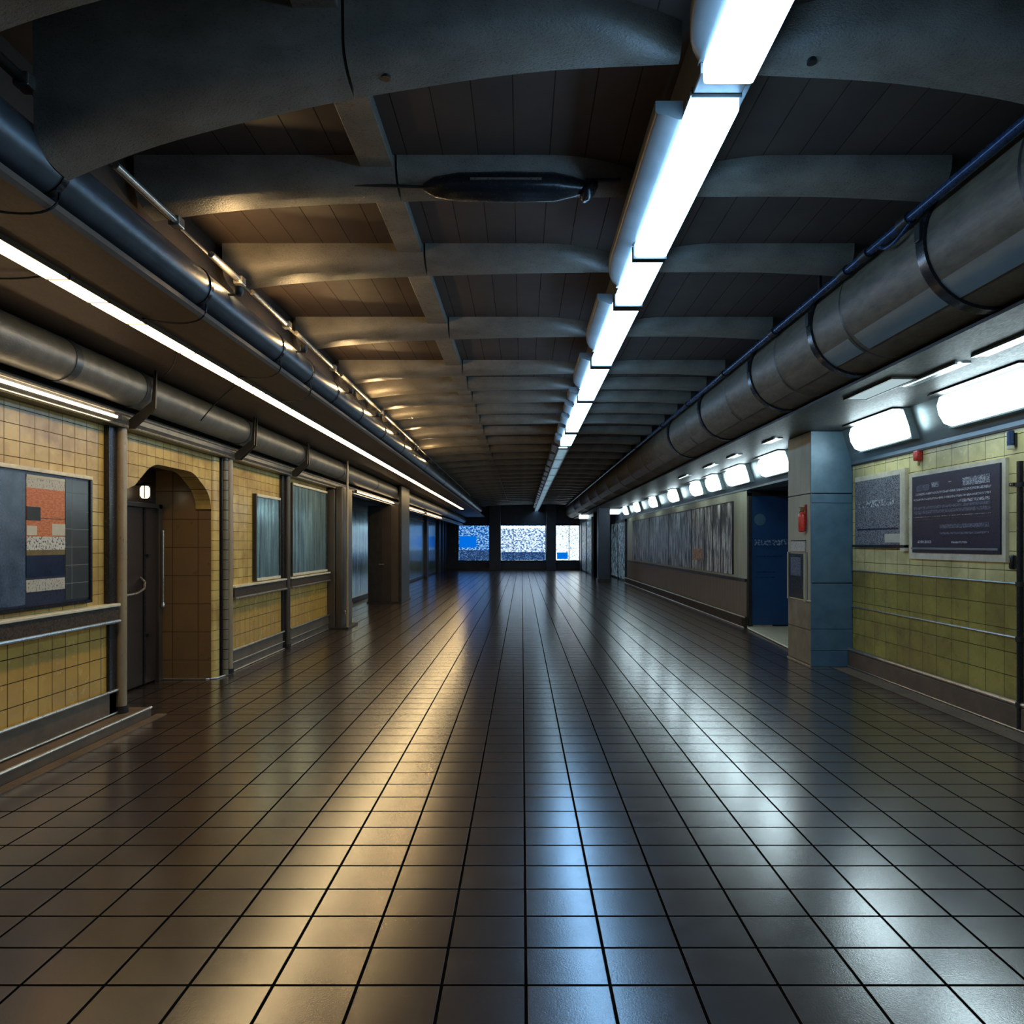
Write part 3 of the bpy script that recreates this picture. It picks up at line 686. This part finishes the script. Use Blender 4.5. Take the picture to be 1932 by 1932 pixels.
for Y in joints[1:-1]:
    bm = newbm()
    w_, rr = (.045, .022) if Y in strapY else (.014, .010)
    o_, i_ = R + rr, R - .004
    n = 44
    rings = []
    for k in range(n + 1):
        an = 2 * PI * k / n
        rings.append([Vector((q * math.cos(an), Y + s, q * math.sin(an))) for q, s in ((i_, -w_), (o_, -w_), (o_, w_), (i_, w_))])
    loft(bm, rings, True, False); obj('strap_band' if Y in strapY else 'joint_ring', bm, M['black'] if Y in strapY else M['darkmetal'], dt, 40)
    if Y in strapY:
        bm = newbm(); box(bm, -.36, -.335, Y - .02, Y + .02, .26, .455, .004); obj('hanger', bm, M['darkmetal'], dt)
        bm = newbm(); box(bm, -.47, -.43, Y - .03, Y + .03, .0, .12, .006); obj('buckle', bm, M['darkmetal'], dt)
t = thing('blue_pipe', 'slim blue pipe with couplings running over the edge of the big duct', 'pipe', (2.55, 0, 3.74))
bm = newbm(); tube(bm, (0, YB, 0), (0, 42, 0), .03, 16); obj('pipe_length', bm, M['bluepipe'], t, 40)
for y in (4.7, 5.25, 5.6, 7.2, 9, 11, 13, 16):
    bm = newbm(); tube(bm, (0, y, 0), (0, y + .12, 0), .042, 16); obj('coupling', bm, M['darkmetal'], t, 40)
bm = newbm(); path(bm, bez((.0, 4.7, -.03), (-.04, 4.9, -.16), (.0, 5.1, -.03), 8), .012); obj('hose_loop', bm, M['bluepipe'], t, 60)

# ------------------------------------------------------------------ right wall lamps
ry = [(3.6, 4.9), (5.75, 6.98), (7.7, 8.85), (9.95, 10.4), (11.15, 12.3), (13.15, 14.3), (15.0, 15.8), (16.5, 17.3), (19.0, 19.9), (22, 22.9), (25.2, 26.1), (28.0, 28.8)]
for k, (a, b) in enumerate(ry):
    lab = {0: 'bright wall light above the right wall, nearest and beyond the right edge', 1: 'bright wall light over the dark blue noticeboard', 2: 'bright wall light beside the blue-grey pillar, above the grey poster', 3: 'short wall light hidden just behind the blue-grey pillar', 4: 'bright wall light over the blue door alcove'}.get(k, 'bright wall light above the streaked posters, %s beyond the alcove' % ORD[k - 5])
    t = thing('wall_light', lab, 'light', (4.10, (a + b) / 2, 2.87), 'wall lights under the right ceiling')
    L = (b - a) / 2
    pts = [(-.03, .17), (-.075, .15), (-.095, .08), (-.075, -.02), (-.02, -.11), (.06, -.14)]
    bm = newbm(); rings = []
    for f_ in (-1, -.97, -.9, 0, .9, .97, 1):
        s = {1: .9, .97: .97, .9: 1, 0: 1}[abs(f_)]
        rings.append([Vector((u * s + (1 - s) * .02 + .03, f_ * L, v * s)) for u, v in pts])
    loft(bm, rings); obj('diffuser', bm, M['lamp_right'], t, 60)
    bm = newbm(); prism(bm, [(-.02, .185), (.045, .0), (.08, -.15), (.165, -.15), (.10, .185)], 'y', -L - .03, L + .03); obj('back_plate', bm, M['fascia'], t)
    bm = newbm(); box(bm, -.13, -.015, -L - .03, L + .03, .172, .182); obj('added_hood', bm, M['darkmetal'], t)  # hood added to keep the lamp's upward light off the soffit
for k, (a, b) in enumerate([(4.4, 5.55), (5.75, 6.6), (9.9, 10.4), (11.7, 12.2), (13.1, 13.8), (15.2, 16)]):
    t = thing('soffit_light', 'slim light in the right lower ceiling beside the big duct, %s from the camera' % ORD[k], 'light', (3.52, a, 3.06), 'slim lights in the right lower ceiling')
    bm = newbm(); box(bm, -.012, .012, 0, b - a, -.018, -.002, .004); obj('tube', bm, M['lamp_soffit'], t)
    bm = newbm(); box(bm, -.04, -.02, 0, b - a, -.02, 0); box(bm, .02, .09, 0, b - a, -.012, 0); obj('reflector', bm, M['fascia'], t)
t = thing('ceiling_panel_light', 'square frosted light panel in the right lower ceiling near the pillar', 'light', (3.36, 6.75, 3.06))
bm = newbm(); box(bm, -.10, .10, -.45, .45, -.012, 0, .003); obj('frosted_panel', bm, emit('frosted_panel_glow', (.6, .8, .85), .7), t)
bm = newbm(); box(bm, -.12, -.10, -.47, .47, -.018, 0); box(bm, .10, .12, -.47, .47, -.018, 0); box(bm, -.1, .1, -.47, -.45, -.018, 0); box(bm, -.1, .1, .45, .47, -.018, 0); obj('frame', bm, M['darkmetal'], t)

# ------------------------------------------------------------------ near right wall objects
t = thing('noticeboard', 'dark blue noticeboard with rows of pale print on the right wall', 'noticeboard', (XR, 7.09, 1.5))
bm = newbm(); box(bm, -.045, 0, -.72, .72, 0, .82, .005); nb_ = obj('panel', bm, M['board_navy'], t)
bm = newbm()
for q in ((-.77, -.72, -.07, .86), (.72, .80, -.07, .86)): box(bm, -.03, 0, q[0], q[1], q[2], q[3])
box(bm, -.03, 0, -.72, .72, .82, .86); box(bm, -.03, 0, -.72, .72, -.07, -.0); obj('frame', bm, M['cream'], t)
bm = newbm(); box(bm, -.055, -.045, -.70, .72, .035, .055); obj('bottom_rail', bm, M['fascia'], t)
# print runs from the far (left in view) side to the near side
def pr(y0, y1, z0, z1, m, nm='print_line'):
    bm = newbm(); box(bm, -.048, -.0452, y0, y1, z0, z1); obj(nm, bm, M[m], nb_)
pr(.38, .62, .655, .72, 'print_dim', 'heading'); pr(.22, .34, .68, .73, 'print_light', 'heading'); pr(-.58, -.18, .655, .735, 'print_light', 'heading'); pr(.0, .05, .71, .72, 'print_light', 'heading')
pr(-.60, .64, .61, .635, 'print_light'); pr(-.60, .68, .555, .575, 'print_light'); pr(-.58, -.10, .50, .53, 'print_light')
pr(-.60, .68, .46, .49, 'print_dim'); pr(-.60, .68, .41, .445, 'print_dim'); pr(-.60, .68, .375, .38, 'print_light', 'rule'); pr(-.60, .68, .35, .352, 'print_dim', 'rule')
pr(-.58, .2, .25, .29, 'print_dim'); pr(-.58, .2, .19, .21, 'print_dim'); pr(.35, .6, .10, .13, 'print_light'); pr(-.25, .0, .10, .12, 'print_light')
t = thing('wall_poster', 'grey grainy poster with a small white label, between pillar and noticeboard', 'poster', (XR, 8.62, 1.58))
bm = newbm(); box(bm, -.03, 0, -.56, .56, 0, .80, .004); sh = obj('sheet', bm, M['print_grey'], t)
bm = newbm(); box(bm, -.045, 0, -.66, -.56, -.07, .86); box(bm, -.03, 0, -.56, .56, .80, .86); obj('frame', bm, M['cream'], t)
bm = newbm(); box(bm, -.05, 0, -.66, .6, -.03, 0); obj('bottom_rail', bm, M['black'], t)
bm = newbm(); box(bm, -.034, -.03, -.54, -.2, .03, .13); obj('white_label', bm, M['paper'], sh)
bm = newbm(); box(bm, -.033, -.03, -.4, .45, .46, .54); obj('title_print', bm, speckle('bold_grey_print', (.09, .1, .11), (.62, .64, .64), .52, 45), sh)
bm = newbm(); box(bm, -.032, -.03, -.5, .5, .18, .2); obj('rule', bm, M['board_navy'], sh)
t = thing('fire_alarm', 'small red alarm unit on the cream tiles above the noticeboard', 'alarm', (XR, 7.72, 2.49))
bm = newbm(); box(bm, -.06, 0, -.045, .045, 0, .11, .012, 3); obj('body', bm, M['red'], t, 40)
bm = newbm(); box(bm, -.03, 0, .045, .085, .02, .11, .008); obj('side_unit', bm, M['brass'], t)
bm = newbm(); tube(bm, (-.02, 0, -.05), (-.02, 0, 0), .012, 10); obj('conduit_stub', bm, M['brass'], t)
t = thing('standpipe', 'dark vertical pipe up the right wall at the right edge of the picture', 'pipe', (XR - .05, 6.105, 0))
bm = newbm(); tube(bm, (0, 0, .0), (0, 0, 2.30), .026, 18); obj('tube_length', bm, M['black'], t, 40)
for z in (.22, .78, 1.25, 2.1):
    bm = newbm(); tube(bm, (0, 0, z - .02), (0, 0, z + .02), .036, 18); obj('clip', bm, M['darkmetal'], t, 40)
t = thing('wall_lamp', 'small blue cylindrical lamp with white foot, near the top of the dark pipe', 'lamp', (XR, 6.24, 2.42))
bm = newbm(); tube(bm, (-.04, 0, .03), (-.04, 0, .16), .028, 16); obj('barrel', bm, M['bluepipe'], t, 40)
bm = newbm(); tube(bm, (-.04, 0, 0), (-.04, 0, .03), .03, 16); obj('foot', bm, M['paper'], t, 40)
bm = newbm(); box(bm, -.02, 0, -.03, .03, .02, .14); obj('mount', bm, M['darkmetal'], t)
t = thing('junction_box', 'tiny black box on the tiles right of the noticeboard', 'box', (XR, 6.265, 2.10))
bm = newbm(); box(bm, -.02, 0, -.03, .03, 0, .03, .004); obj('case', bm, M['black'], t)
bm = newbm(); box(bm, -.024, -.02, -.008, .006, .01, .018); obj('bright_mark', bm, M['chrome'], t)
t = thing('intercom', 'black handset intercom low on the tiles right of the noticeboard', 'intercom', (XR, 6.235, 1.37))
bm = newbm(); box(bm, -.05, 0, -.028, .028, 0, .13, .02, 3); obj('case', bm, M['black'], t, 40)
bm = newbm(); box(bm, -.056, -.05, -.006, .006, .06, .10, .002); obj('bright_key', bm, M['chrome'], t)
t = thing('poster_case', 'blue-edged poster case cut off by the right edge of the picture', 'poster', (XR, 5.32, 1.35))
bm = newbm(); box(bm, -.04, 0, -.5, .66, 0, .95, .004); obj('sheet', bm, M['bluepanel'], t)
bm = newbm(); box(bm, -.05, 0, .66, .70, -.03, .98); box(bm, -.05, 0, -.5, .66, .95, .98); box(bm, -.05, 0, -.5, .66, -.03, 0); obj('frame', bm, M['fascia'], t)

# ------------------------------------------------------------------ pillar
t = thing('hall_pillar', 'square pillar with blue-grey front and cream left side, standing by the right wall', 'pillar', (4.03, 9.7, 0))
bm = newbm(); box(bm, -.255, .57, -.38, .4, 0, 3.06); obj('core', bm, M['darkmetal'], t)
for z0, z1, m in ((0.02, .46, 'pillar_brown'), (.468, .84, 'pillar_brown'), (.848, 2.245, 'pillar_cream'), (2.257, 3.055, 'pillar_cream')):
    bm = newbm(); box(bm, -.275, -.255, -.385, .4, z0, z1, .003); obj('side_panel', bm, M[m], t)
for z0, z1 in ((0, .2), (.206, .48), (.486, 1.075), (1.087, 2.12), (2.126, 2.24), (2.254, 3.055)):
    bm = newbm(); box(bm, -.275, .265, -.4, -.38, z0, z1, .003); obj('front_panel', bm, M['bluesteel'], t)
bm = newbm(); box(bm, -.29, -.275, -.4, .4, .84, .855); obj('panel_ledge', bm, M['cream'], t)
bm = newbm(); box(bm, -.29, -.27, -.41, .4, .0, .015); obj('base_strip', bm, M['chrome'], t)
t = thing('fire_extinguisher', 'red fire extinguisher with brass top hung on the pillar side', 'extinguisher', (3.70, 9.46, 1.75))
bm = newbm(); lathe(bm, [(.03, 0), (.045, .012), (.046, .2), (.04, .23), (.018, .255), (.018, .27)], seg=20); obj('cylinder', bm, M['red'], t, 40)
bm = newbm(); lathe(bm, [(.02, .27), (.026, .28), (.026, .30), (.015, .32)], seg=14); box(bm, -.02, .02, -.03, .06, .32, .335, .003); box(bm, -.01, .01, -.02, .05, .29, .30); obj('valve', bm, M['brass'], t)
bm = newbm(); path(bm, bez((0, .03, .3), (-.02, .10, .2), (0, .052, .06), 8), .008); obj('hose', bm, M['black'], t, 60)
bm = newbm(); box(bm, .035, .054, -.03, .03, .1, .36, .003); obj('bracket', bm, M['red'], t)
t = thing('info_panel', 'narrow black information panel on the pillar side below the extinguisher', 'sign', (3.745, 9.72, .86))
bm = newbm(); box(bm, -.02, .008, -.27, .27, 0, .60, .003); obj('panel', bm, M['black'], t)
bm = newbm(); box(bm, -.03, .008, -.31, -.27, -.03, .62); box(bm, -.03, .008, .27, .31, -.03, .62); obj('frame', bm, M['pillar_cream'], t)
bm = newbm(); box(bm, -.023, -.02, -.16, .2, .30, .55); obj('pale_print', bm, M['print_dim'], t)
t = thing('paper_notice', 'printed cream notice on the pillar side above the black panel', 'notice', (3.745, 9.70, 1.49))
bm = newbm(); box(bm, -.006, .008, -.24, .24, 0, .14); obj('sheet', bm, M['print_paper'], t)
bm = newbm(); box(bm, -.01, .008, -.24, .24, .14, .152); obj('top_edge', bm, M['darkmetal'], t)

# ------------------------------------------------------------------ blue door
bm = newbm(); box(bm, 4.36, 5.16, 13.6, 13.66, .05, 2.5, .004); dr = struct('door_2', bm, M['bluedoor'])
bm = newbm(); box(bm, 4.3, 4.36, 13.58, 13.68, 0, 2.56); box(bm, 5.14, 5.2, 13.58, 13.68, 0, 2.56); box(bm, 4.3, 5.2, 13.58, 13.68, 2.5, 2.56); obj('door_frame', bm, M['darkmetal'], dr)
bm = newbm(); box(bm, 4.38, 4.75, 13.57, 13.6, .02, .05); obj('kick_strip', bm, M['chrome'], dr)
bm = newbm(); box(bm, 4.42, 5.12, 13.592, 13.599, 1.56, 1.67); obj('lettering', bm, speckle('door_fine_print', (.015, .055, .14), (.3, .4, .5), .55, 40, aspect=(1, 1, 1)), dr)
bm = newbm(); lathe(bm, [(.11, 0), (.11, .004), (.0801, .006)], seg=24)
bmesh.ops.rotate(bm, verts=bm.verts, cent=(0, 0, 0), matrix=Matrix.Rotation(PI / 2, 3, 'X')); bmesh.ops.translate(bm, verts=bm.verts, vec=(4.52, 13.6, 2.05)); obj('round_emblem', bm, M['bluesteel'], dr, 40)
for z in (.95, 1.05, 1.35):
    bm = newbm(); box(bm, 4.45, 4.95 if z > 1.2 else 4.8, 13.594, 13.6, z, z + .012); obj('pressed_line', bm, M['bluepipe'], dr)

# streaked posters
mu = [(14.55, 15.35, 3, 'streaked pale poster nearest the blue door alcove'), (15.38, 16.0, 0, 'streaked pale poster, second from the blue door alcove'), (16.03, 16.75, 1, 'streaked pale poster, third from the blue door alcove'),
      (16.8, 18.0, 2, 'streaked poster with an orange-brown picture at its lower edge'), (18.05, 20.8, 3, 'wide dark streaked poster beyond the one with the orange-brown picture'), (20.85, 24.0, 3, 'wide dark streaked poster, second from the far end of the wall'), (24.05, 27.7, 3, 'farthest wide dark streaked poster on the right wall')]
for k, (a, b, m, l) in enumerate(mu):
    t = thing('streaked_poster', l, 'poster', (XR, (a + b) / 2, .97), 'streaked posters on the right wall')
    L = (b - a) / 2
    bm = newbm(); box(bm, -.03, 0, -L, L, 0, 1.47, .003); obj('sheet', bm, M['mural'][[0, 1, 2, 3][m] if k else 0], t)
    bm = newbm(); box(bm, -.036, 0, -L - .02, -L, 0, 1.48); box(bm, -.036, 0, -L, L, 1.47, 1.485); obj('frame', bm, M['darkmetal'], t)
    if k == 3:
        bm = newbm(); box(bm, -.033, -.03, -L + .1, L - .1, .22, .5); obj('orange_picture', bm, speckle('orange_brown_picture', (.3, .14, .05), (.55, .35, .2), .5, 12), t)

# ------------------------------------------------------------------ far end
def fwin(n, x0, x1, z0, z1):
    bm = newbm(); box(bm, x0, x1, YE - .01, YE, z0, z1); w = struct('window_%d' % n, bm, {6: M['win_left'], 7: M['win_mid'], 8: M['win_right']}[n])
    bm = newbm()
    for q in ((x0 - .06, x0, z0 - .06, z1 + .06), (x1, x1 + .06, z0 - .06, z1 + .06), (x0, x1, z1, z1 + .06), (x0, x1, z0 - .06, z0)): box(bm, q[0], q[1], YE - .07, YE, q[2], q[3])
    obj('window_frame', bm, M['farwall'], w)
    return w
w6 = fwin(6, -3.80, -1.94, .58, 2.66)
bm = newbm(); box(bm, -3.78, -2.75, YE - .02, YE - .011, 1.35, 2.03); obj('blue_screen', bm, M['win_blue'], w6)
bm = newbm(); box(bm, -3.78, -1.96, YE - .018, YE - .011, .6, 1.2); obj('dim_lower_scene', bm, M['win_dim'], w6)
w7 = fwin(7, -1.27, 1.40, .58, 2.66)
bm = newbm(); box(bm, -1.25, 1.38, YE - .02, YE - .011, .6, 1.08); obj('dim_lower_scene', bm, M['win_dim'], w7)
bm = newbm(); box(bm, -1.25, 1.38, YE - .02, YE - .011, 2.5, 2.64); obj('white_band', bm, M['win_white'], w7)
bm = newbm(); box(bm, -.55, -.52, YE - .04, YE - .01, .6, 2.64); obj('mullion', bm, M['farwall'], w7)
w8 = fwin(8, 2.03, 3.42, .58, 2.66)
bm = newbm(); box(bm, 2.1, 2.75, YE - .02, YE - .011, .65, 1.05); obj('blue_screen', bm, M['win_blue'], w8)
bm = newbm(); box(bm, 2.80, 2.84, YE - .04, YE - .01, .6, 2.64); obj('mullion', bm, M['farwall'], w8)
for x0, x1, l in ((-1.94, -1.27, 'dark square column between the left and middle far windows'), (1.42, 2.0, 'dark square column between the middle and right far windows')):
    bm = newbm(); box(bm, x0, x1, YE - .9, YE - .3, 0, ZS, .02)
    tag(setloc(obj('hall_column', bm, M['farwall']), ((x0 + x1) / 2, YE - .6, 0)), l, 'column')
t = thing('hall_column', 'dark column standing on the right where the streaked posters end', 'column', (3.40, 29.9, 0))
bm = newbm(); box(bm, -.24, .24, -.3, .3, 0, 3.9, .015); obj('shaft', bm, M['farwall'], t)
bm = newbm(); box(bm, -.27, .27, -.33, .33, 0, .12, .01); obj('base', bm, M['darkmetal'], t)
bm = newbm(); box(bm, 4.27, 4.3, 29.6, 34.2, .1, 2.5); w9 = struct('window_9', bm, M['shop'])
bm = newbm()
for y_ in (29.5, 31.8, 34.2): box(bm, 4.25, 4.3, y_, y_ + .1, 0, 2.6)
box(bm, 4.25, 4.3, 29.5, 34.3, 2.5, 2.6); obj('window_frame', bm, M['darkmetal'], w9)
bm = newbm(); box(bm, 3.43, 3.45, 35.2, 41.0, .1, 2.75); w10 = struct('window_10', bm, M['shop'])
bm = newbm()
for y_ in (35.0, 38.0, 41.0): box(bm, 3.40, 3.45, y_, y_ + .15, 0, 2.9)
box(bm, 3.40, 3.45, 35.0, 41.15, 2.75, 2.9); obj('window_frame', bm, M['darkmetal'], w10)
for k, (x, y_, l) in enumerate(((3.2, 37.2, 'small white box light in front of the far right shop window'), (4.05, 31.2, 'small white box light past the dark column on the right'))):
    t = thing('box_light', l, 'light', (x, y_, 2.88))
    bm = newbm(); box(bm, -.22, .22, -.3, .3, 0, .2, .02); obj('diffuser', bm, M['lamp_soffit'], t)
    bm = newbm(); tube(bm, (0, 0, .2), (0, 0, (3.10 if x < 3.5 else 3.06) - 2.88), .01, 8); obj('hanger', bm, M['darkmetal'], t)

# ------------------------------------------------------------------ world and view
W = bpy.data.worlds.new('world'); bpy.context.scene.world = W; W.use_nodes = True
W.node_tree.nodes['Background'].inputs[0].default_value = (.02, .05, .12, 1); W.node_tree.nodes['Background'].inputs[1].default_value = .35
S = bpy.context.scene
S.view_settings.view_transform = 'Standard'; S.view_settings.look = 'None'; S.view_settings.gamma = 1; S.view_settings.use_curve_mapping = False
S.view_settings.exposure = 0.0
S.cycles.max_bounces = 6; S.cycles.diffuse_bounces = 3; S.cycles.glossy_bounces = 4
S.cycles.use_denoising = True
S.cycles.sample_clamp_indirect = 6
